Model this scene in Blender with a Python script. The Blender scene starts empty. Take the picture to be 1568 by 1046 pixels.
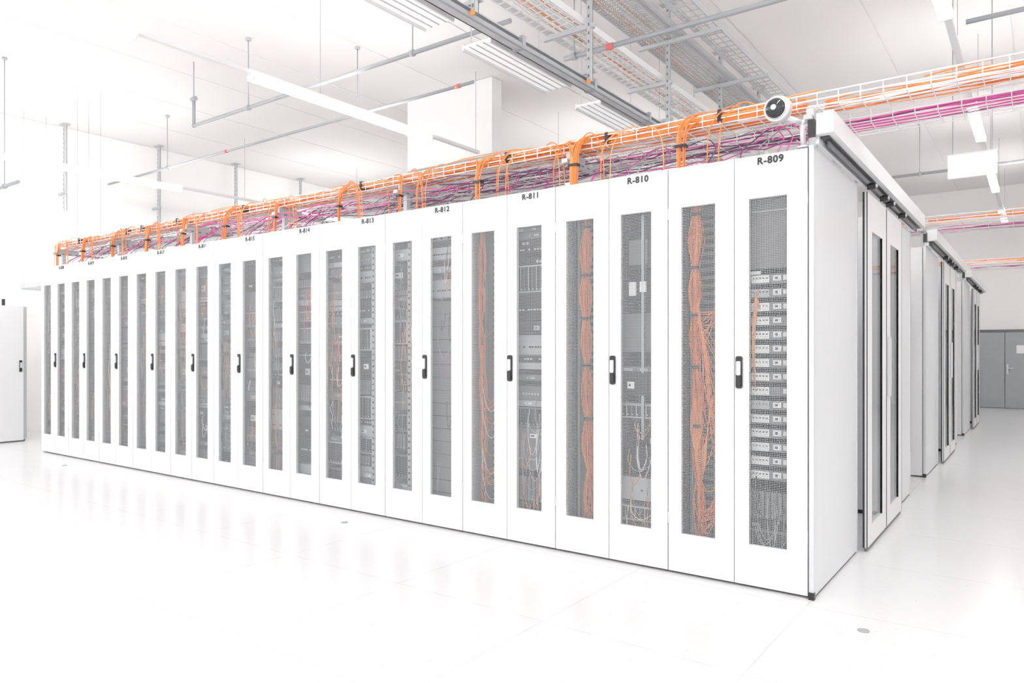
import bpy, math, random
from mathutils import Vector

# ------------------------------------------------------------------ materials
def mat(name, col, rough=0.5, metal=0.0, emit=0.0, ecol=None, spec=0.5, noise=0.0, nscale=8.0):
    m = bpy.data.materials.new(name); m.use_nodes = True
    nt = m.node_tree; b = nt.nodes['Principled BSDF']
    b.inputs['Base Color'].default_value = (*col, 1)
    b.inputs['Roughness'].default_value = rough
    b.inputs['Metallic'].default_value = metal
    b.inputs['Specular IOR Level'].default_value = spec
    if emit > 0:
        b.inputs['Emission Color'].default_value = (*(ecol or col), 1)
        b.inputs['Emission Strength'].default_value = emit
    if noise > 0:
        tc = nt.nodes.new('ShaderNodeTexCoord'); n = nt.nodes.new('ShaderNodeTexNoise')
        n.inputs['Scale'].default_value = nscale; n.inputs['Detail'].default_value = 4
        nt.links.new(tc.outputs['Object'], n.inputs['Vector'])
        mx = nt.nodes.new('ShaderNodeMix'); mx.data_type = 'RGBA'
        mx.inputs[6].default_value = (*[max(0, c*(1-noise)) for c in col], 1)
        mx.inputs[7].default_value = (*[min(1, c*(1+noise)) for c in col], 1)
        nt.links.new(n.outputs['Fac'], mx.inputs[0])
        nt.links.new(mx.outputs[2], b.inputs['Base Color'])
    return m

M = {}
M['white'] = mat('rack_white_paint', (0.75, 0.755, 0.765), 0.38, noise=0.01)
M['panel'] = mat('end_panel_paint', (0.70, 0.72, 0.74), 0.3, noise=0.015)
M['gap'] = mat('door_gap_grey', (0.16, 0.16, 0.17), 0.6)
M['black'] = mat('black_plastic', (0.010, 0.010, 0.012), 0.4)
M['silver'] = mat('silver_handle', (0.68, 0.69, 0.71), 0.3, 0.3)
M['inner'] = mat('rack_interior', (0.22, 0.225, 0.235), 0.7)
M['rail'] = mat('rack_rail', (0.45, 0.46, 0.48), 0.4, 0.3)
M['eq0'] = mat('equipment_dark', (0.040, 0.043, 0.048), 0.5, noise=.3)
M['eq1'] = mat('equipment_grey', (0.20, 0.205, 0.22), 0.5, noise=.2)
M['eq2'] = mat('equipment_light', (0.50, 0.51, 0.53), 0.45, noise=.1)
M['label'] = mat('equipment_label', (0.95, 0.95, 0.95), 0.5)
M['orange'] = mat('fibre_orange', (0.88, 0.20, 0.025), 0.45)
M['orange2'] = mat('fibre_orange_light', (0.90, 0.31, 0.08), 0.45)
M['magenta'] = mat('cable_magenta', (0.70, 0.07, 0.34), 0.45)
M['purple'] = mat('cable_purple', (0.11, 0.03, 0.10), 0.5)
M['greyc'] = mat('cable_grey', (0.35, 0.36, 0.38), 0.5)
M['whitec'] = mat('cable_white', (0.85, 0.85, 0.85), 0.5)
M['zinc'] = mat('galvanised_steel', (0.52, 0.54, 0.56), 0.45, 0.2, noise=.08, nscale=20)
M['wzinc'] = mat('bright_zinc_wire', (0.78, 0.78, 0.79), 0.4, 0.1)
M['pipe'] = mat('pipe_grey', (0.36, 0.38, 0.40), 0.45, 0.1)
M['red'] = mat('sprinkler_red', (0.75, 0.14, 0.12), 0.4)
M['wall'] = mat('wall_white', (0.93, 0.925, 0.915), 0.7, noise=.01, nscale=2)
M['doorgrey'] = mat('door_grey', (0.38, 0.40, 0.42), 0.45, noise=.05)
M['lamp'] = mat('lamp_diffuser', (1, 1, 1), 0.5, emit=20.0, ecol=(1, 0.985, 0.965))
M['lamp_soft'] = mat('lamp_reflector', (0.9, 0.9, 0.9), 0.4, emit=0.2, ecol=(1, 1, 1))
M['housing'] = mat('lamp_housing', (0.85, 0.855, 0.86), 0.4)
M['dlens'] = mat('dark_glass_lens', (0.015, 0.017, 0.02), 0.06)
M['chrome'] = mat('brushed_silver', (0.60, 0.61, 0.62), 0.3, 0.6)
M['sign'] = mat('sign_panel', (0.92, 0.97, 0.94), 0.4, emit=0.3, ecol=(.93, 1, .96))
M['sock'] = mat('socket_grey', (0.36, 0.37, 0.38), 0.5)

def perforated():
    m = bpy.data.materials.new('perforated_steel'); m.use_nodes = True
    nt = m.node_tree; b = nt.nodes['Principled BSDF']; out = nt.nodes['Material Output']
    b.inputs['Base Color'].default_value = (0.33, 0.34, 0.35, 1); b.inputs['Roughness'].default_value = .45
    tc = nt.nodes.new('ShaderNodeTexCoord'); s = nt.nodes.new('ShaderNodeSeparateXYZ')
    nt.links.new(tc.outputs['Object'], s.inputs[0])
    K = 2*math.pi/0.0085
    def mth(op, a, bb):
        n = nt.nodes.new('ShaderNodeMath'); n.operation = op
        for i, v in enumerate((a, bb)):
            if v is None: continue
            if isinstance(v, (int, float)): n.inputs[i].default_value = v
            else: nt.links.new(v, n.inputs[i])
        return n.outputs[0]
    cx = mth('COSINE', mth('MULTIPLY', s.outputs['X'], K), None)
    cz = mth('COSINE', mth('MULTIPLY', s.outputs['Z'], K), None)
    hole = mth('GREATER_THAN', mth('ADD', cx, cz), -0.20)
    t = nt.nodes.new('ShaderNodeBsdfTransparent'); mx = nt.nodes.new('ShaderNodeMixShader')
    nt.links.new(hole, mx.inputs[0]); nt.links.new(b.outputs[0], mx.inputs[1]); nt.links.new(t.outputs[0], mx.inputs[2])
    nt.links.new(mx.outputs[0], out.inputs[0])
    return m
M['perf'] = perforated()

def glass():
    m = bpy.data.materials.new('door_glass'); m.use_nodes = True
    nt = m.node_tree; b = nt.nodes['Principled BSDF']; out = nt.nodes['Material Output']
    b.inputs['Base Color'].default_value = (0.6, 0.63, 0.66, 1); b.inputs['Roughness'].default_value = .04
    b.inputs['Metallic'].default_value = 0.9
    t = nt.nodes.new('ShaderNodeBsdfTransparent'); t.inputs[0].default_value = (.75, .8, .83, 1)
    mx = nt.nodes.new('ShaderNodeMixShader'); mx.inputs[0].default_value = .5
    nt.links.new(b.outputs[0], mx.inputs[1]); nt.links.new(t.outputs[0], mx.inputs[2])
    nt.links.new(mx.outputs[0], out.inputs[0])
    return m
M['glass'] = glass()

def floor_mat():
    m = bpy.data.materials.new('floor_white_tiles'); m.use_nodes = True
    nt = m.node_tree; b = nt.nodes['Principled BSDF']
    tc = nt.nodes.new('ShaderNodeTexCoord')
    br = nt.nodes.new('ShaderNodeTexBrick'); br.offset = 0; br.squash = 1
    br.inputs['Color1'].default_value = (.755, .76, .77, 1); br.inputs['Color2'].default_value = (.745, .75, .762, 1)
    br.inputs['Mortar'].default_value = (.62, .63, .645, 1)
    br.inputs['Scale'].default_value = 1; br.inputs['Mortar Size'].default_value = .003
    br.inputs['Mortar Smooth'].default_value = .1
    br.inputs['Brick Width'].default_value = .9; br.inputs['Row Height'].default_value = .9
    nt.links.new(tc.outputs['Object'], br.inputs['Vector'])
    n = nt.nodes.new('ShaderNodeTexNoise'); n.inputs['Scale'].default_value = 60; n.inputs['Detail'].default_value = 2
    nt.links.new(tc.outputs['Object'], n.inputs['Vector'])
    r = nt.nodes.new('ShaderNodeValToRGB'); r.color_ramp.elements[0].position = .27; r.color_ramp.elements[0].color = (.75, .75, .75, 1)
    r.color_ramp.elements[1].position = .31; r.color_ramp.elements[1].color = (1, 1, 1, 1)
    nt.links.new(n.outputs['Fac'], r.inputs[0])
    mx = nt.nodes.new('ShaderNodeMix'); mx.data_type = 'RGBA'; mx.blend_type = 'MULTIPLY'; mx.inputs[0].default_value = 1
    nt.links.new(br.outputs['Color'], mx.inputs[6]); nt.links.new(r.outputs[0], mx.inputs[7])
    nt.links.new(mx.outputs[2], b.inputs['Base Color'])
    b.inputs['Roughness'].default_value = .2; b.inputs['Specular IOR Level'].default_value = .4
    return m
M['floor'] = floor_mat()
M['ceil'] = mat('ceiling_paint', (0.91, 0.882, 0.870), 0.8, noise=.02, nscale=.6)

# ------------------------------------------------------------------ mesh builder
class MB:
    def __init__(s): s.v = []; s.f = []; s.m = []; s.mats = []
    def mi(s, k):
        if k not in s.mats: s.mats.append(k)
        return s.mats.index(k)
    def box(s, x0, x1, y0, y1, z0, z1, k):
        if x0 > x1: x0, x1 = x1, x0
        if y0 > y1: y0, y1 = y1, y0
        if z0 > z1: z0, z1 = z1, z0
        o = len(s.v)
        s.v += [(x0,y0,z0),(x1,y0,z0),(x1,y1,z0),(x0,y1,z0),(x0,y0,z1),(x1,y0,z1),(x1,y1,z1),(x0,y1,z1)]
        for q in ((0,3,2,1),(4,5,6,7),(0,1,5,4),(1,2,6,5),(2,3,7,6),(3,0,4,7)):
            s.f.append(tuple(o+i for i in q)); s.m.append(s.mi(k))
    def quad(s, pts, k):
        o = len(s.v); s.v += pts; s.f.append(tuple(range(o, o+len(pts)))); s.m.append(s.mi(k))
    def prism_y(s, cx, cz, w, h, c, y0, y1, k):
        P = [(-w/2+c,-h/2),(w/2-c,-h/2),(w/2,-h/2+c),(w/2,h/2-c),(w/2-c,h/2),(-w/2+c,h/2),(-w/2,h/2-c),(-w/2,-h/2+c)]
        o = len(s.v)
        s.v += [(cx+a, y0, cz+b) for a, b in P] + [(cx+a, y1, cz+b) for a, b in P]
        n = 8
        s.f.append(tuple(o+i for i in range(n))); s.m.append(s.mi(k))
        s.f.append(tuple(o+n+i for i in reversed(range(n)))); s.m.append(s.mi(k))
        for i in range(n):
            j = (i+1) % n
            s.f.append((o+i, o+n+i, o+n+j, o+j)); s.m.append(s.mi(k))
    def tube(s, p0, p1, r, k, n=10, r1=None):
        p0 = Vector(p0); p1 = Vector(p1); d = (p1-p0).normalized(); r1 = r if r1 is None else r1
        a = d.orthogonal().normalized(); b = d.cross(a); o = len(s.v)
        for p, rr in ((p0, r), (p1, r1)):
            for i in range(n):
                t = 2*math.pi*i/n; s.v.append(tuple(p + a*math.cos(t)*rr + b*math.sin(t)*rr))
        for i in range(n):
            j = (i+1) % n; s.f.append((o+i, o+j, o+n+j, o+n+i)); s.m.append(s.mi(k))
        s.f.append(tuple(o+i for i in reversed(range(n)))); s.m.append(s.mi(k))
        s.f.append(tuple(o+n+i for i in range(n))); s.m.append(s.mi(k))
    def sphere(s, c, r, k, nu=20, nv=12):
        o = len(s.v)
        for j in range(nv+1):
            ph = math.pi*j/nv
            for i in range(nu):
                t = 2*math.pi*i/nu
                s.v.append((c[0]+r*math.sin(ph)*math.cos(t), c[1]+r*math.sin(ph)*math.sin(t), c[2]+r*math.cos(ph)))
        for j in range(nv):
            for i in range(nu):
                i2 = (i+1) % nu
                s.f.append((o+j*nu+i, o+(j+1)*nu+i, o+(j+1)*nu+i2, o+j*nu+i2)); s.m.append(s.mi(k))
    def mesh(s, name):
        me = bpy.data.meshes.new(name); me.from_pydata(s.v, [], s.f)
        for k in s.mats: me.materials.append(M[k])
        me.polygons.foreach_set('material_index', s.m); me.update(); return me
    def obj(s, name, parent=None, loc=(0,0,0), smooth=False):
        me = s.mesh(name)
        if smooth:
            for p in me.polygons: p.use_smooth = len(p.vertices) <= 4
        o = bpy.data.objects.new(name, me); bpy.context.collection.objects.link(o)
        o.location = loc
        if parent: o.parent = parent
        return o

def empty(name, loc=(0,0,0)):
    e = bpy.data.objects.new(name, None); e.location = loc; e.empty_display_size = .1
    bpy.context.collection.objects.link(e); return e

def curves(name, groups, parent=None, r=.004, loc=(0,0,0)):
    cu = bpy.data.curves.new(name, 'CURVE'); cu.dimensions = '3D'; cu.bevel_depth = r; cu.bevel_resolution = 1
    keys = []
    for k, pts in groups:
        if k not in keys: keys.append(k); cu.materials.append(M[k])
        sp = cu.splines.new('POLY'); sp.points.add(len(pts)-1)
        for i, p in enumerate(pts): sp.points[i].co = (*p, 1)
        sp.material_index = keys.index(k); sp.use_smooth = True
    o = bpy.data.objects.new(name, cu); bpy.context.collection.objects.link(o); o.location = loc
    if parent: o.parent = parent
    return o

def smooth_path(ctrl, n=8):
    P = [Vector(c) for c in ctrl]; P = [P[0]*2-P[1]] + P + [P[-1]*2-P[-2]]
    out = []
    for i in range(1, len(P)-2):
        for j in range(n):
            t = j/n; a, b, c, d = P[i-1], P[i], P[i+1], P[i+2]
            out.append(.5*((2*b)+(c-a)*t+(2*a-5*b+4*c-d)*t*t+(3*b-a-3*c+d)*t**3))
    out.append(P[-2]); return [tuple(p) for p in out]

# ------------------------------------------------------------------ constants
FY = 3.70; XR = -0.915; PITCH = 0.729; NR = 12; RH = 2.20; RD = 1.03
XL = XR - PITCH*NR
CEIL = 4.67; XW = -12.25; XE = 5.2; YB = 18.4; YF = -4.0
CT = CEIL-.006

# ------------------------------------------------------------------ room
b = MB(); b.box(XW-.2, XE+.2, YF, YB+.2, -.1, 0, 'floor'); b.obj('floor')
b = MB(); b.box(XW-.2, XE+.2, YF, YB+.2, CEIL+.012, CEIL+.2, 'ceil')
x = XW
while x < XE:
    b.box(x+.01, min(x+1.19, XE), YF, YB, CEIL, CEIL+.012, 'ceil'); x += 1.2
b.obj('ceiling')
b = MB(); b.box(XW-.2, XW, YF, YB+.2, 0, CEIL, 'wall'); b.obj('wall_left')
b = MB(); b.box(XE, XE+.2, YF, YB+.2, 0, CEIL, 'wall'); b.obj('wall_right')
b = MB(); b.box(XW, XE, YB, YB+.2, 0, CEIL, 'wall'); b.obj('wall_back')

# double door in back wall
b = MB()
dx0, dxm, dx1, dh = -1.32, -.62, .08, 1.60
b.box(dx0-.05, dx0, YB-.05, YB-.002, 0, dh+.05, 'gap'); b.box(dx1, dx1+.05, YB-.05, YB-.002, 0, dh+.05, 'gap')
b.box(dx0-.05, dx1+.05, YB-.05, YB-.002, dh, dh+.05, 'gap')
b.box(dx0, dx1, YB-.012, YB-.002, 0.005, dh, 'gap')
for a, c in ((dx0+.005, dxm-.006), (dxm+.006, dx1-.005)):
    b.box(a, c, YB-.035, YB-.013, .012, dh-.006, 'doorgrey')
    b.box(a+.09, c-.09, YB-.042, YB-.035, .12, dh-.15, 'doorgrey')
b.box(dxm+.2, dxm+.40, YB-.048, YB-.042, 1.15, 1.32, 'label')
b.box(dxm+.03, dxm+.06, YB-.05, YB-.035, .72, .92, 'silver')
b.tube((dxm+.045, YB-.07, .84), (dxm+.14, YB-.07, .84), .012, 'silver')
b.tube((dxm+.045, YB-.04, .84), (dxm+.045, YB-.075, .84), .012, 'silver')
b.obj('door_1')

# ------------------------------------------------------------------ racks
def door(b, x0, x1, ox0, ox1, z0=.014, z1=2.195, oz0=.222, oz1=1.98):
    b.box(x0, ox0, 0, .022, z0, z1, 'white'); b.box(ox1, x1, 0, .022, z0, z1, 'white')
    b.box(ox0, ox1, 0, .022, oz1, z1, 'white'); b.box(ox0, ox1, 0, .022, z0, oz0, 'white')
    b.quad([(ox0, .004, oz0), (ox1, .004, oz0), (ox1, .004, oz1), (ox0, .004, oz1)], 'perf')

DARK = [.4]
def servers(b, x0, x1, rnd, z0=.12, z1=1.99, y=.055, light=.25):
    z = z0; dk = DARK[0]; lo = 'eq0' if dk > .3 else 'eq1'
    while z < z1-.02:
        h = rnd.choice([.044, .044, .044, .088, .088, .132, .176]); h = min(h, z1-z)
        r = rnd.random(); k = 'eq0' if r < dk else ('eq1' if r < 1-light*.5 else 'eq2')
        yy = y + rnd.random()*.02
        b.box(x0, x1, yy, yy+.25, z+.002, z+h-.003, k)
        style = rnd.random()
        if style < .35:
            zz = z+h*.35; n = int((x1-x0)/.022)
            for i in range(n):
                if rnd.random() < .75: b.box(x0+.006+i*.022, x0+.020+i*.022, yy-.003, yy, zz, zz+.012, lo if k == 'eq2' else 'eq2')
        elif style < .55:
            w = rnd.uniform(.04, .09); a = x0+rnd.uniform(.005, x1-x0-w-.005)
            b.box(a, a+w, yy-.004, yy, z+h*.3, z+h*.6, 'label' if rnd.random() < dk else 'eq2')
            b.box(a+.01, a+w*.5, yy-.006, yy-.004, z+h*.4, z+h*.5, lo)
        elif h > .08:
            n = int((x1-x0)/.03)
            for i in range(n): b.box(x0+.005+i*.03, x0+.028+i*.03, yy-.004, yy, z+.012, z+h-.014, 'eq1' if k == 'eq0' else lo)
            for i in range(n): b.box(x0+.008+i*.03, x0+.014+i*.03, yy-.006, yy-.004, z+.018, z+.026, 'eq2')
        else:
            for i in range(rnd.randint(1, 3)):
                a = x0 + rnd.random()*(x1-x0-.05); w = .01+rnd.random()*.04
                b.box(a, a+w, yy-.003, yy, z+.01, z+.02+rnd.random()*.012, 'eq2')
        z += h + (rnd.choice([0, 0, 0, .03, .044]))

def modules(b, x0, x1, rnd, z0, z1, y=.06):
    z = z1
    while z > z0:
        b.box(x0, x1+.02, y, y+.25, z-.05, z-.004, 'eq1')
        b.box(x0+.005, x0+.095, y-.004, y, z-.046, z-.006, 'eq2' if rnd.random() < .25 else 'label')
        for i in range(5):
            a = x0+.012+i*.017; b.box(a, a+.008, y-.006, y-.004, z-.024, z-.018, 'eq0')
        if rnd.random() < .9:
            b.box(x0+.115, x0+.155, y-.004, y, z-.038, z-.010, 'label')
            b.box(x0+.125, x0+.137, y-.006, y-.004, z-.03, z-.018, 'eq0')
        if rnd.random() < .9: b.box(x0+.165, x1+.02, y-.003, y, z-.036, z-.012, 'label')
        z -= .0715

def rack_mesh(idx, kl, kr, seed):
    DARK[0] = .42 if idx < 4 else max(.04, .34-.06*(idx-4))
    rnd = random.Random(seed); b = MB(); W = PITCH-.002
    xm = PITCH/2
    b.box(0, W, .03, RD, RH-.012, RH, 'white'); b.box(0, .012, .03, RD, .03, RH-.012, 'white')
    b.box(W-.012, W, .03, RD, .03, RH-.012, 'white'); b.box(.012, W-.012, RD-.012, RD, .03, RH-.012, 'white')
    b.box(.012, W-.012, .03, RD-.012, .03, .045, 'inner')
    b.box(.01, W-.01, .03, RD-.01, 0, .03, 'black')
    b.box(.012, W-.012, .45, .46, .045, RH-.012, 'inner')
    for a, c in ((0, .03), (xm-.02, xm+.02), (W-.03, W)):
        b.box(a, c, .024, .03, .03, RH-.004, 'gap')
    b.box(xm-.012, xm+.012, .03, .4, .045, RH-.012, 'inner')
    b.box(0, W, .024, .03, RH-.03, RH-.002, 'gap'); b.box(0, W, .024, .03, .006, .06, 'gap')
    door(b, .002, xm-.002, .075, .263); door(b, xm+.002, W-.002, xm+.075, xm+.263)
    hx = xm+.026
    b.prism_y(hx, 1.097, .034, .165, .007, -.010, 0, 'black')
    b.prism_y(hx, 1.118, .021, .072, .004, -.020, -.010, 'silver')
    b.prism_y(hx, 1.052, .026, .05, .005, -.017, -.010, 'black')
    for z in (.3, 1.95):
        b.box(.0, .006, -.004, 0, z-.03, z+.03, 'silver'); b.box(W-.006, W, -.004, 0, z-.03, z+.03, 'silver')
    for side, kind in ((0, kl), (1, kr)):
        x0 = .02 if side == 0 else xm+.015; x1 = xm-.015 if side == 0 else W-.02
        if kind == 'servers': servers(b, x0+.01, x1-.02, rnd)
        elif kind == 'light': servers(b, x0+.01, x1-.02, rnd, light=.7)
        elif kind == 'modules':
            modules(b, x0+.05, x1-.06, rnd, .55, 1.60)
            servers(b, x0+.03, x1-.04, rnd, .12, .5, light=.1)
            b.box(x0+.03, x1-.04, .075, .3, 1.63, 1.99, 'eq1')
            b.box(x0+.05, x0+.10, .06, .075, 1.60, 1.615, 'label'); b.box(x0+.05, x1-.06, .07, .075, 1.92, 1.925, 'rail')
        elif kind == 'mixed':
            servers(b, x0+.03, x1-.03, rnd, .12, .50, light=.9)
            servers(b, x0+.03, x1-.03, rnd, .82, 1.12, light=1.0)
            b.box(x0+.03, x1-.03, .08, .3, .52, .66, 'eq0'); b.box(x0+.03, x1-.03, .08, .3, 1.2, 1.42, 'eq1')
            b.box(x0+.085, x0+.125, .055, .07, 1.52, 1.6, 'label'); b.box(x0+.15, x0+.19, .055, .07, 1.54, 1.6, 'label')
            b.box(x0+.06, x1-.04, .08, .3, 1.68, 1.86, 'eq0'); b.box(x0+.075, x0+.19, .075, .08, 1.70, 1.84, 'eq1')
            b.box(x0+.16, x0+.175, .06, .08, .7, 1.98, 'rail')
        elif kind == 'blank':
            b.box(x0+.01, x1-.02, .07, .3, .1, 1.55, 'eq1')
            for i in range(16): b.box(x0+.01, x1-.02, .067, .07, .14+i*.088, .144+i*.088, 'eq0')
            servers(b, x0+.01, x1-.02, rnd, 1.57, 1.99, light=1.1)
        elif kind == 'rails':
            b.box(x0+.155, x0+.185, .05, .07, .1, 2.0, 'eq2')
            b.box(x0+.20, x0+.215, .06, .07, .1, 2.0, 'rail'); servers(b, x0+.01, x0+.145, rnd, light=.5)
            z = .15
            while z < 1.98: b.box(x0+.163, x0+.177, .047, .05, z, z+.014, 'eq0'); z += .0445
        elif kind == 'bundle':
            b.box(x0+.20, x0+.216, .10, .12, .1, 2.0, 'eq2'); b.box(x0+.225, x0+.232, .10, .12, .1, 2.0, 'rail')
            b.box(x0+.062, x0+.072, .13, .15, .1, 2.0, 'rail'); b.box(x0+.035, x0+.045, .13, .15, .1, 2.0, 'eq0')
            b.box(x0+.0, x1, .2, .21, .1, 2.0, 'eq1')
            z = .2
            while z < 1.95:
                b.box(x0+.203, x0+.213, .097, .10, z, z+.018, 'eq0')
                b.box(x0+.08, x0+.19, .197, .20, z, z+.022, 'eq0'); z += .0445
    return b.mesh('rack_body')

kinds = [('bundle', 'modules'), ('bundle', 'mixed'), ('bundle', 'servers'), ('rails', 'blank'), ('servers', 'rails'),
         ('servers', 'light'), ('rails', 'servers'), ('servers', 'servers'), ('blank', 'servers'), ('blank', 'servers'),
         ('servers', 'blank'), ('servers', 'servers')]

def inner_cables(k, parent):
    rnd = random.Random(100+k); g = []; xm = PITCH/2
    kl, kr = kinds[k]
    if kl == 'bundle':
        big = (42, 34, 16)[k]
        cx = .13 if k == 0 else (.175 if k == 1 else .10)
        ties = [1.95, 1.66, 1.4, 1.12, .80, .5]
        for i in range(big):
            pts = []; zend = rnd.choice([1.4, .9, .75, .45, .35, .25, .15]) if k != 1 else rnd.choice([.15, .2, .3, .25, .5])
            a, d = rnd.uniform(-.026, .026), rnd.uniform(-.015, .015)
            z = 2.15
            while z > zend:
                tied = min(abs(z-t) for t in ties)
                sp = .55 + .9*min(1, tied/.12)
                pts.append((cx + a*sp*1.05 + .006*math.sin(z*7+i) + .012*math.sin(z*3.1), .085+d*sp, z)); z -= .05
            zz = pts[-1][2]; x = pts[-1][0]
            sag = min(rnd.uniform(.03, .18), zz-.08) if zz > .12 else .02
            ctrl = [pts[-1], (x+.02, .08, zz-sag), (x+.06, .07, zz-sag*1.1), (.24, .075, zz-sag*.5+rnd.uniform(-.03, .05)), (.262, .1, zz+rnd.uniform(-.05, .12))]
            pts += smooth_path(ctrl, 5)[1:]
            g.append(('orange' if rnd.random() < .6 else 'orange2', pts))
        if k == 0:
            for i in range(22):
                z = 1.36 + rnd.uniform(-.02, .03); ze = 1.28-.028*i
                g.append(('orange2' if i % 2 else 'orange', smooth_path([(cx+rnd.uniform(-.015, .015), .08, z+.1), (cx+.03, .07, z-.04), (.20+rnd.uniform(-.02, .03), .07, ze+.06), (.262, .09, ze-.08)], 6)))
            for i in range(12):
                o = i*.006
                g.append(('orange2', smooth_path([(cx-.02+o*.5, .08, .95), (cx-.03+o, .07, .80), (cx+.0, .065, .66-o), (cx+.05, .065, .70-o*2), (.21, .07, .85+o), (.262, .09, .88+o*2)], 6)))
        if k == 2:
            for i in range(9):
                zz = 1.0-.09*i+rnd.uniform(-.03, .03)
                g.append(('whitec' if i % 2 else 'orange2', smooth_path([(.1, .08, zz+.25), (.12, .07, zz), (.18, .07, zz-.12), (.255, .09, zz-.05)], 6)))
            for i in range(4):
                g.append(('magenta', [(.19+.005*i+.006*math.sin(z*.3), .09, 2.1-z*.1) for z in range(14)]))
    lo = xm+.08 if kr != 'rails' else .08; hi = lo+.17
    cols = {0: ['greyc', 'greyc', 'eq0'], 1: ['orange2', 'whitec', 'greyc'], 2: ['whitec', 'greyc', 'orange2', 'eq2']}.get(k, ['greyc', 'whitec', 'orange2', 'purple', 'magenta'])
    for i in range((10, 12, 20, 10)[k] if k < 4 else 8):
        z = rnd.uniform(.25, (.5, .85, .85)[k] if k in (0, 1, 2) else 1.9); x = rnd.uniform(lo, hi); x2 = rnd.uniform(lo, hi); s = rnd.uniform(.05, .25)
        s = min(s, z-.1)
        g.append((rnd.choice(cols), smooth_path([(x, .055, z), (x+.01, .04, z-s*.5), ((x+x2)/2, .035, z-s), (x2, .04, z-s*.4), (x2, .055, z+rnd.uniform(-.02, .1))], 5)))
    if k == 0:
        for i in range(6):
            g.append(('orange2', smooth_path([(lo+.022+.002*i, .055, 1.52-.02*i), (lo+.01+.003*i, .045, 1.45), (lo-.002+.002*i, .045, 1.25), (lo+.012, .055, 1.0)], 6)))
    if kl != 'bundle':
        for i in range(12):
            x = rnd.uniform(.08, .24); z = rnd.uniform(.6, 1.95); l = rnd.uniform(.2, .8)
            g.append((rnd.choice(['greyc', 'whitec', 'greyc', 'orange2', 'orange2']), [(x+.01*math.sin(t*.9+i), .045-.006*math.sin(t*.4), max(.1, z-l*t/12)) for t in range(13)]))
    if g: curves('patch_cables', g, parent, r=.0022 if k else .0025)
    if kl == 'bundle' and k < 2:
        b = MB()
        for z in (1.95, 1.66, 1.4, 1.12, .80):
            x = (.13 if k == 0 else .175)+.012*math.sin(z*3.1)
            b.box(x-.021, x+.021, .062, .106, z-.008, z+.008, 'black')
        b.obj('cable_ties', parent)

def label(txt, parent, x, z):
    cu = bpy.data.curves.new('label_text', 'FONT'); cu.body = txt; cu.size = .049; cu.extrude = .0005; cu.offset = .0016
    cu.align_x = 'CENTER'; cu.space_character = 1.12; cu.materials.append(M['black'])
    o = bpy.data.objects.new('number_label', cu); bpy.context.collection.objects.link(o)
    o.rotation_euler = (math.pi/2, 0, 0); o.location = (x, -.0025, z); o.parent = parent

meshes = []
for k in range(NR):
    me = rack_mesh(k, kinds[k][0], kinds[k][1], 10+k); meshes.append(me)
    e = empty('server_rack', (XR-PITCH*(k+1), FY, 0))
    o = bpy.data.objects.new('rack_body', me); bpy.context.collection.objects.link(o); o.parent = e
    inner_cables(k, e)
    label('R-%d' % (809+k), e, PITCH*.75, 2.148)
gen = meshes[5:]
rows = [(5.87+1.03, True), (7.9, False), (11.1, True), (12.1, False), (15.3, True)]
for ri, (y, flip) in enumerate(rows):
    for k in range(NR):
        o = bpy.data.objects.new('server_rack', gen[(k+ri) % len(gen)]); bpy.context.collection.objects.link(o)
        if flip: o.location = (XR-PITCH*k-.002, y, 0); o.rotation_euler = (0, 0, math.pi)
        else: o.location = (XR-PITCH*(k+1), y, 0)

# ------------------------------------------------------------------ end panels + sliding doors
def end_panel(y0, y1):
    b = MB(); X0 = XR+.002; X1 = XR+.022
    b.box(X0, X1, y0+.004, y1-.004, .012, 2.19, 'panel')
    b.box(X0, X1+.003, y0-.002, y0+.016, .0, 2.205, 'silver')
    b.box(X1-.004, X1+.001, y0+.016, y0+.020, .012, 2.19, 'gap')
    b.box(X0-.0015, X0+.001, y0-.003, y0+.002, .012, 2.19, 'gap')
    b.box(X0, X1+.004, y1-.02, y1, .0, 2.205, 'silver')
    b.box(X0, X1+.002, y0, y1, 2.19, 2.205, 'silver')
    b.box(X0, X1-.004, y0, y1, .0, .012, 'black')
    b.box(X0, X1+.006, y0-.010, y0+.016, .0, .035, 'black')
    b.obj('rack_end_panel')
for base in (3.7, 7.9, 12.1):
    end_panel(base, base+RD); end_panel(base+2.17, base+3.2)

def leaf(b, y0, y1, x0, x1):
    z0, z1 = .025, 2.16
    m = .16; s = .006
    b.box(x0, x1, y0+s, y0+m, z0, z1, 'white'); b.box(x0, x1, y1-m, y1-s, z0, z1, 'white')
    b.box(x0, x1, y0+m, y1-m, z1-.22, z1, 'white'); b.box(x0, x1, y0+m, y1-m, z0, z0+.12, 'white')
    for a, c in ((y0, y0+s), (y1-s, y1)):
        b.box(x0, x0+.012, a, c, z0, z1, 'black'); b.box(x0+.012, x1-.004, a, c, z0, z1, 'silver'); b.box(x1-.004, x1+.001, a, c, z0, z1, 'black')
    for yy in (y0+m-.004, y1-m): b.box(x0-.001, x1+.001, yy, yy+.004, z0+.12, z1-.22, 'gap')
    xg = x1-.006
    b.quad([(xg, y0+m, z0+.12), (xg, y1-m, z0+.12), (xg, y1-m, z1-.22), (xg, y0+m, z1-.22)], 'glass')
    b.box(x0+.005, x1-.005, y0+.02, y1-.02, 0.002, z0, 'gap')
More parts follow.
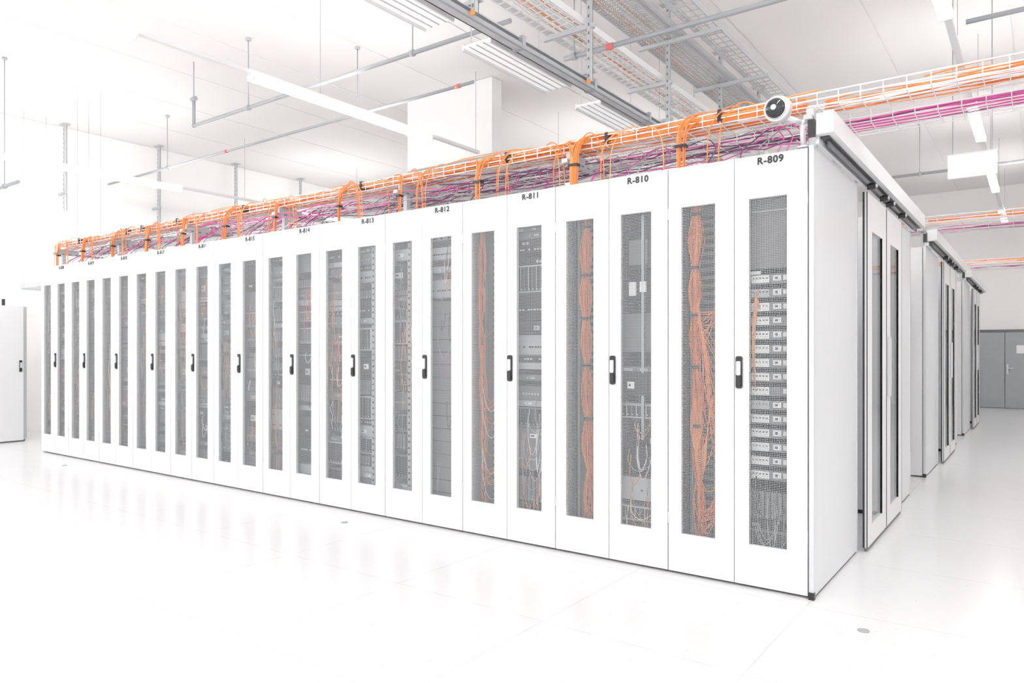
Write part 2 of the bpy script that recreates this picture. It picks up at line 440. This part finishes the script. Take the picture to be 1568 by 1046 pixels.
for base in (3.7, 7.9, 12.1):
    e = empty('sliding_aisle_door', (0, base, 0))
    b = MB(); X0, X1 = -.872, -.795
    b.box(X0, X1, -.03, 3.32, 2.245, 2.345, 'white')
    b.box(X0+.03, X1-.002, -.02, 3.30, 2.346, 2.352, 'silver')
    b.box(X0+.008, X1-.03, .02, 3.28, 2.238, 2.244, 'black')
    b.box(X0-.01, X0+.006, .0, 3.25, 2.208, 2.245, 'silver')
    b.box(X0+.02, X0+.030, .1, 3.2, 2.212, 2.238, 'gap')
    b.box(X0-.035, X0-.004, -.05, -.02, 2.235, 2.315, 'black')
    for y in (1.12, 1.55, 1.78, 2.3):
        b.tube((X0+.02, y, 2.20), (X1-.01, y, 2.20), .020, 'black', 14)
        b.tube((X1-.01, y, 2.20), (X1-.002, y, 2.20), .011, 'silver', 12)
    for y in (.3, 1.6, 2.9):
        b.box(XR+.03, X0, y-.03, y+.03, 2.215, 2.26, 'silver')
    b.obj('track_header', e)
    b = MB(); leaf(b, 1.06, 1.72, -.868, -.842); b.obj('door_leaf_a', e)
    b = MB(); leaf(b, 1.73, 2.38, -.868, -.842); b.box(-.840, -.820, 1.76, 1.79, .9, 1.3, 'silver'); b.obj('door_leaf_b', e)

# ------------------------------------------------------------------ cable trays on rows
def basket(b, x0, x1, y0, y1, z, h, k='wzinc', step=.1, w=.0042, lon=.05):
    n = max(2, int((y1-y0)/lon))
    for i in range(n+1):
        y = y0+(y1-y0)*i/n; b.box(x0, x1, y-w/2, y+w/2, z, z+w, k)
    for y in (y0, y1):
        for zz in (z+h*.5, z+h): b.box(x0, x1, y-w*.7, y+w*.7, zz-w*.7, zz+w*.7, k)
    x = x0
    while x <= x1:
        b.box(x-w/2, x+w/2, y0, y1, z-w, z, k)
        b.box(x-w/2, x+w/2, y0-w/2, y0+w/2, z-w, z+h, k); b.box(x-w/2, x+w/2, y1-w/2, y1+w/2, z-w, z+h, k); x += step

def wander(rnd, x0, x1, y0, y1, z0, z1, step=.18, jy=.03):
    y = rnd.uniform(y0, y1); z = rnd.uniform(z0, z1); pts = []; x = x0; f = rnd.uniform(.6, 1.6); p = rnd.uniform(0, 6)
    while x <= x1:
        y += rnd.uniform(-jy, jy); z += rnd.uniform(-.012, .012)
        y = min(max(y, y0), y1); z = min(max(z, z0), z1)
        pts.append((x, y, z + .006*math.sin(x*f*3+p))); x += step
    return pts

for ti, base in enumerate((0, 4.2, 8.4)):
    rnd = random.Random(50+ti); e = empty('cable_tray', (0, FY+base, 0))
    x0, x1 = XL+.05, XE-.05
    b = MB(); st = .1 if ti == 0 else .2
    basket(b, x0, x1, .16, .38, 2.44, .065, step=st)
    basket(b, x0, x1, .43, .68, 2.395, .06, k='wzinc', step=st)
    b.obj('wire_basket', e)
    b = MB()
    for k in range(0, NR+1, 2):
        xx = XR-PITCH*k-(.03 if k == 0 else 0)+(.06 if k == NR else 0)
        for y in (.22, .74): b.box(xx-.018, xx+.018, y-.018, y+.018, RH+.001, 2.365, 'zinc')
        b.box(xx-.02, xx+.02, .10, .80, 2.365, 2.389, 'zinc'); b.box(xx-.018, xx+.018, .15, .39, 2.389, 2.434, 'zinc')
        for i in range(9): b.box(xx-.0205, xx+.0205, .12+i*.075, .15+i*.075, 2.372, 2.382, 'gap')
    for xx in (.5, 2.0, 3.5):
        b.box(xx-.02, xx+.02, .10, .78, 2.36, 2.389, 'zinc')
        for y in (.12, .76): b.tube((xx, y, 2.38), (xx, y, CT), .005, 'zinc', 6)
    b.obj('support_brackets', e)
    n = 1 if ti == 0 else .5
    g = []
    for i in range(int(32*n)): g.append(('orange' if rnd.random() < .6 else 'orange2', wander(rnd, x0, -.8, .17, .34, 2.448, 2.495)))
    for i in range(int(24*n)):
        a = rnd.uniform(x0, -2.5)
        g.append(('orange' if rnd.random() < .6 else 'orange2', wander(rnd, a, min(a+rnd.uniform(1, 5), -.9), .165, .28, 2.465, 2.53, jy=.06)))
    for i in range(int(18*n)): g.append((rnd.choice(['orange2', 'orange', 'orange']), wander(rnd, -.9, x1, .26, .37, 2.448, 2.50)))
    for i in range(int(18*n)): g.append((rnd.choice(['orange2', 'orange', 'orange']), wander(rnd, -.45+rnd.random()*.35, x1, .18, .37, 2.46, 2.515)))
    for i in range(int(8*n)): g.append(('whitec', wander(rnd, x0, x1, .17, .37, 2.446, 2.47)))
    curves('orange_fibres', g, e, r=.0037)
    g = []
    for i in range(int(26*n)):
        g.append((rnd.choice(['magenta', 'magenta', 'purple', 'purple', 'whitec', 'greyc', 'whitec']) , wander(rnd, x0, -.8, .44, .67, 2.402, 2.44)))
    for i in range(int(20*n)):
        g.append((rnd.choice(['magenta', 'magenta', 'magenta', 'purple']), wander(rnd, -.85, x1, .44, .67, 2.402, 2.43, jy=.01)))
    for i in range(int(36*n)):
        a = rnd.uniform(x0, XR-1.0)
        g.append((rnd.choice(['purple', 'purple', 'greyc', 'whitec', 'magenta', 'whitec']), wander(rnd, a, min(a+rnd.uniform(.7, 4), XR-.05), .12, .55, 2.215, 2.42, step=.12, jy=.06)))
    curves('copper_cables', g, e, r=.0034)
    if ti == 0:
        g = []; tb = MB()
        for k in range(1, NR+1):
            xb = XR-PITCH*k + (.05 if k < NR else .15) + rnd.uniform(-.05, .05)
            nb = {1: 12, 2: 26, 3: 12, 4: 6, 5: 9}.get(k, rnd.choice([5, 9, 12]))
            wd = .040 if nb > 10 else .024
            s0 = rnd.choice([-1, 1])
            for i in range(nb):
                dxx = rnd.uniform(-wd, wd); dy = rnd.uniform(-.012, .012)
                s = s0 if rnd.random() < .75 else -s0
                top = 2.49 + rnd.uniform(-.01, .03)
                g.append(('orange' if rnd.random() < .6 else 'orange2', smooth_path([
                    (xb+s*.38, .24+dy, 2.475), (xb+s*.16+dxx, .20+dy, top), (xb+s*.03+dxx, .145+dy, top-.015), (xb+dxx*.7, .12+dy, 2.40), (xb+dxx*.6, .11+dy, 2.28), (xb+dxx*.6, .11+dy, 2.205)], 6)))
            tb.box(xb-wd*.8, xb+wd*.8, .094, .138, 2.335, 2.350, 'black')
            if nb > 8: tb.box(xb+s0*.2-.01, xb+s0*.2+.01, .155, .25, 2.455, 2.52, 'black')
            for i in range(rnd.randint(3, 7)):
                xx = xb + rnd.choice([.16, .2, -.14])+i*.012; s = rnd.choice([-1, 1])
                g.append(('orange2' if i % 2 else 'orange', smooth_path([(xx+s*.25, .22, 2.47), (xx+s*.1, .16, 2.50+rnd.uniform(0, .04)), (xx, .13, 2.42), (xx-.02*s, .13, 2.205)], 7)))
            for i in range(8):
                xx = xb + rnd.uniform(.05, .65); s = rnd.choice([-1, 1])
                g.append((rnd.choice(['magenta', 'magenta', 'purple', 'greyc']), smooth_path([(xx+s*.3, .5, 2.43), (xx+s*.1, .42, 2.45), (xx, .32, 2.36), (xx-s*.02, .2, 2.28), (xx, .15, 2.205)], 6)))
        curves('cable_drops', g, e, r=.0034); tb.obj('cable_straps', e)

# ------------------------------------------------------------------ security camera (ball housing with dark domed window)
b = MB(); c = Vector((-1.03, 3.60, 2.375))
b.sphere(c, .064, 'chrome', 36, 22)
d = Vector((-.05, -1, -.08)).normalized()
b.tube(c+d*.012, c+d*.034, .0640, 'silver', 36, .0585)
b.sphere(c+d*.018, .0535, 'dlens', 32, 20)
b.tube(c+d*.066, c+d*.0725, .015, 'chrome', 20, .012)
p = Vector((-.945, 3.70, 2.32))
b.tube(c+Vector((.03, .03, -.035)), p, .013, 'silver', 12); b.sphere(p, .016, 'silver', 12, 8)
b.tube(p, (-.945, 3.70+.03, 2.204), .013, 'silver', 12); b.tube((-.945, 3.73, 2.202), (-.945, 3.73, 2.212), .03, 'silver', 14)
b.obj('security_camera', smooth=True)

# ------------------------------------------------------------------ lights (fluorescent lines along Y)
def light_line(X, segs, y0, y1, z=3.62):
    e = empty('suspended_tube_light', (X, 0, z))
    b = MB(); b.box(-.025, .025, y0, y1, .035, .07, 'housing')
    y = y0+.4
    while y < y1: b.tube((0, y, .07), (0, y, CT-z), .003, 'pipe', 6); y += 2.4
    b.obj('trunking', e)
    b = MB()
    for a, c in segs:
        b.box(-.045, .045, a, c, -.012, .033, 'lamp'); b.box(-.048, .048, a-.02, a, -.015, .035, 'housing'); b.box(-.048, .048, c, c+.02, -.015, .035, 'housing')
    b.obj('tube_diffusers', e)
light_line(-5.66, [(-2.5, -.2), (.5, 2.8), (3.85, 6.15)], -3, 7.05)
light_line(-10.5, [(-2.5, -.2), (.2, 2.5), (3.3, 5.9), (8, 10.3)], -3, 11)
light_line(-.56, [(-2.5, -.2), (1.5, 3.6), (4.4, 6.1), (8.3, 9.9), (11.6, 13.2), (14.9, 16.5)], -3, 17.5)
light_line(3.6, [(-2.5, -.2), (1.5, 3.6), (4.4, 6.1), (8.3, 9.9), (11.6, 13.2)], -3, 17.5)
light_line(-5.66, [(9, 11.3), (12.5, 14.8)], 8.5, 17.5)

# hanging sign
b = MB(); b.box(-.74, -.34, 8.24, 8.29, 2.89, 3.10, 'sign')
b.box(-.75, -.33, 8.235, 8.295, 3.10, 3.115, 'housing')
b.tube((-.7, 8.265, 3.11), (-.7, 8.265, CT), .005, 'pipe', 6); b.tube((-.38, 8.265, 3.11), (-.38, 8.265, CT), .005, 'pipe', 6)
b.obj('hanging_sign')

# ------------------------------------------------------------------ sprinkler pipes
def pipe_x(x0, x1, y, z, r=.022, hang=(), reds=(), cap=None, up=None):
    b = MB(); b.tube((x0, y, z), (x1, y, z), r, 'pipe', 12)
    for h in hang:
        b.tube((h, y, z), (h, y, CT), .006, 'pipe', 6); b.tube((h-.02, y, z), (h+.02, y, z), r*1.5, 'pipe', 12)
        b.tube((h, y, CT-.02), (h, y, CT), .03, 'zinc', 10)
    for h in reds: b.tube((h-.03, y, z), (h+.03, y, z), r*1.3, 'red', 12)
    if up is not None:
        b.tube((x0, y, z), (x0, y, z+up), r, 'pipe', 12); b.sphere((x0, y, z), r*1.25, 'pipe', 12, 8)
        b.tube((x0-.04, y, z+up), (x0+.04, y, z+up), r*1.4, 'pipe', 12)
        b.tube((x0, y, z+up), (x0, y, CT), .006, 'pipe', 6)
    b.obj('sprinkler_pipe', smooth=True)
pipe_x(-8.2, -3.5, 4.78, 3.9, .020, (-7.1, -4.6), (), up=.32)
pipe_x(-12.2, -4.6, 5.65, 3.9, .017, (-10.4, -6.3), (-4.8, -8.9))
pipe_x(-3.4, 1.5, 5.45, 3.78, .022, (-3.3, -1.2), (-2.95,))
pipe_x(-.5, XE-.02, 7.0, 3.9, .020, (.4, 2.2), (.2,))
pipe_x(-2.6, XE-.02, 12.6, 3.9, .022, (-1.5, .6), ())
pipe_x(-12.2, -9.5, 3.4, 3.15, .02, (-11.3, -9.9), ())

# ------------------------------------------------------------------ overhead service trays along Y
def strut(b, x, y, z0, z1, k='zinc'):
    b.box(x-.018, x-.014, y-.02, y+.02, z0, z1, k); b.box(x+.014, x+.018, y-.02, y+.02, z0, z1, k)
    b.box(x-.018, x+.018, y+.014, y+.02, z0, z1, k)
    b.box(x-.012, x+.012, y-.021, y-.014, z0, z1, k)
    z = z0+.03
    while z < z1-.03: b.box(x-.007, x+.007, y-.0225, y-.021, z, z+.025, 'gap'); z += .07
    b.box(x-.08, x+.08, y-.05, y+.05, z1-.012, z1, k)

e = empty('overhead_service_tray')
b = MB()
Y0, Y1 = 1.5, 10.2
b.box(-3.12, -3.11, Y0, Y1-.6, 3.40, 3.48, 'zinc'); b.box(-3.12, -3.05, Y0, Y1-.6, 3.40, 3.41, 'zinc'); b.box(-3.12, -3.05, Y0, Y1-.6, 3.47, 3.48, 'zinc')
b.box(-3.045, -3.03, Y0, Y1-.6, 3.40, 3.43, 'pipe')
for y in (3.2, 4.3, 5.35, 6.4, 7.5, 8.6):
    b.box(-3.13, -3.025, y-.02, y+.02, 3.395, 3.49, 'pipe')
b.obj('main_channel', e)
b = MB()
def ladder_y(b, x0, x1, y0, y1, z, k='zinc', step=.06, nl=.06):
    b.box(x0-.006, x0+.006, y0, y1, z, z+.06, k); b.box(x1-.006, x1+.006, y0, y1, z, z+.06, k)
    y = y0
    while y < y1: b.box(x0, x1, y, y+.010, z, z+.008, k); y += step
    n = int((x1-x0)/nl)
    for i in range(1, n): x = x0+(x1-x0)*i/n; b.box(x-.004, x+.004, y0, y1, z, z+.006, k)
ladder_y(b, -3.42, -3.06, Y0, Y1, 3.90, k='wzinc', step=.10); ladder_y(b, -3.28, -2.92, Y0, Y1, 4.30, step=.05, nl=.05)
ladder_y(b, -2.72, -2.50, Y0, Y1, 4.30, step=.12)
b.box(-2.86, -2.83, Y0, Y1, 4.30, 4.34, 'zinc')
b.obj('ladder_trays', e)
b = MB()
for y in (3.7, 5.2, 6.75, 8.2, 9.6):
    strut(b, -3.0, y, 3.42, CT)
    b.box(-3.45, -2.96, y-.018, y+.018, 3.855, 3.89, 'zinc'); b.box(-3.32, -2.45, y-.018, y+.018, 4.255, 4.29, 'zinc')
    b.box(-3.16, -2.96, y+.022, y+.045, 3.50, 3.53, 'zinc')
    b.box(-3.02, -2.98, y-.025, y-.02, 3.40, 3.43, 'orange2')
b.obj('strut_hangers', e)
rnd = random.Random(7); g = []
for i in range(14):
    X = rnd.uniform(-3.39, -3.1); X2 = rnd.uniform(-3.25, -2.95)
    g.append(('orange2' if i % 3 == 0 else 'whitec', [(X+rnd.uniform(-.015, .015), y*.3, 3.915+rnd.uniform(0, .01)) for y in range(6, 34)]))
    g.append(('orange2' if i % 2 else 'whitec', [(X2+rnd.uniform(-.01, .01), y*.3, 4.315+rnd.uniform(0, .01)) for y in range(6, 34)]))
curves('tray_cables', g, e, r=.004)
b = MB()
for y0, y1 in ((2.4, 3.7), (4.1, 5.2), (5.7, 6.9), (7.4, 8.6)):
    b.box(-3.43, -3.19, y0, y1, 3.43, 3.445, 'lamp_soft'); b.box(-3.445, -3.43, y0, y1, 3.41, 3.46, 'wzinc'); b.box(-3.19, -3.175, y0, y1, 3.41, 3.46, 'wzinc')
    for i in range(3): xx = -3.38+i*.065; b.box(xx, xx+.005, y0, y1, 3.422, 3.43, 'zinc')
    for yy in (y0+.1, y1-.1): b.tube((-3.44, yy, 3.46), (-3.44, yy, CT), .004, 'zinc', 6); b.box(-3.445, -3.11, yy-.01, yy+.01, 3.46, 3.47, 'zinc')
b.obj('reflector_panels', e)

# wall struts on the left
e = empty('wall_strut_tray')
b = MB()
for y in (2.0, 3.45, 4.94, 6.4, 7.85, 9.3, 10.8): strut(b, -12.05, y, 3.35, CT); b.box(XW+.002, -12.0, y-.02, y+.02, 3.6, 3.64, 'zinc')
b.obj('struts', e)
b = MB(); b.box(-7.07, -5.6, 7.25, 7.45, 3.70, CT, 'wall'); b.box(-7.08, -5.59, 7.24, 7.46, 3.68, 3.70, 'wall'); b.obj('ceiling_bulkhead')

# ------------------------------------------------------------------ low cabinet at the far left
b = MB(); x1 = -10.95; x0 = -11.75; y0 = 2.6; y1 = 4.02; H = 1.80
b.box(x0, x1-.02, y0, y1, .03, H, 'panel'); b.box(x0+.01, x1-.03, y0+.01, y1-.01, 0, .03, 'gap')
ym = (y0+y1)/2
b.box(x1-.018, x1, y0+.003, ym-.002, .02, H-.01, 'white'); b.box(x1-.018, x1, ym+.002, y1-.04, .02, H-.01, 'white')
b.box(x1-.018, x1-.006, y1-.036, y1, .04, H-.01, 'rail')
b.box(x1, x1+.012, y1-.09, y1-.06, .93, 1.08, 'black'); b.box(x1+.012, x1+.02, y1-.085, y1-.065, .98, 1.05, 'silver')
b.box(x0+.1, x1-.1, y0+.1, y1-.3, H, H+.02, 'silver')
for y in (3.5, 3.7, 3.85): b.tube((x1-.3, y, H), (x1-.3, y, H+.1), .02, 'black', 10)
b.obj('network_cabinet')
e = empty('cable_tray'); b = MB()
basket(b, -12.1, XL-.05, 4.35, 4.6, 2.12, .05, k='zinc', step=.1)
for X in (-11.9, -10.2): b.tube((X, 4.33, 2.12), (X, 4.33, CT), .004, 'zinc', 6); b.tube((X, 4.62, 2.12), (X, 4.62, CT), .004, 'zinc', 6); b.box(X-.02, X+.02, 4.3, 4.65, 2.09, 2.115, 'zinc')
b.obj('wire_basket', e)

for X, Y in ((-.62, 3.42), (-3.96, 3.43), (-8.3, 3.4)):
    b = MB(); b.tube((X, Y, 0), (X, Y, .004), .024, 'sock', 20); b.tube((X, Y, .004), (X, Y, .006), .014, 'rail', 16); b.obj('floor_socket')

# ------------------------------------------------------------------ world, camera
w = bpy.data.worlds.new('World'); bpy.context.scene.world = w; w.use_nodes = True
w.node_tree.nodes['Background'].inputs[0].default_value = (1, 1, 1, 1)
w.node_tree.nodes['Background'].inputs[1].default_value = 1.05

cam = bpy.data.cameras.new('camera'); co = bpy.data.objects.new('camera', cam); bpy.context.collection.objects.link(co)
cam.sensor_width = 36; cam.lens = 36*1112/1568; cam.shift_y = (537-523)/1568; cam.clip_start = .05
co.location = (0, 0, 1.208); co.rotation_euler = (math.pi/2, 0, math.radians(36.1))
bpy.context.scene.camera = co
vs = bpy.context.scene.view_settings
vs.view_transform = 'Standard'; vs.look = 'None'; vs.exposure = 0.86; vs.gamma = 1.14
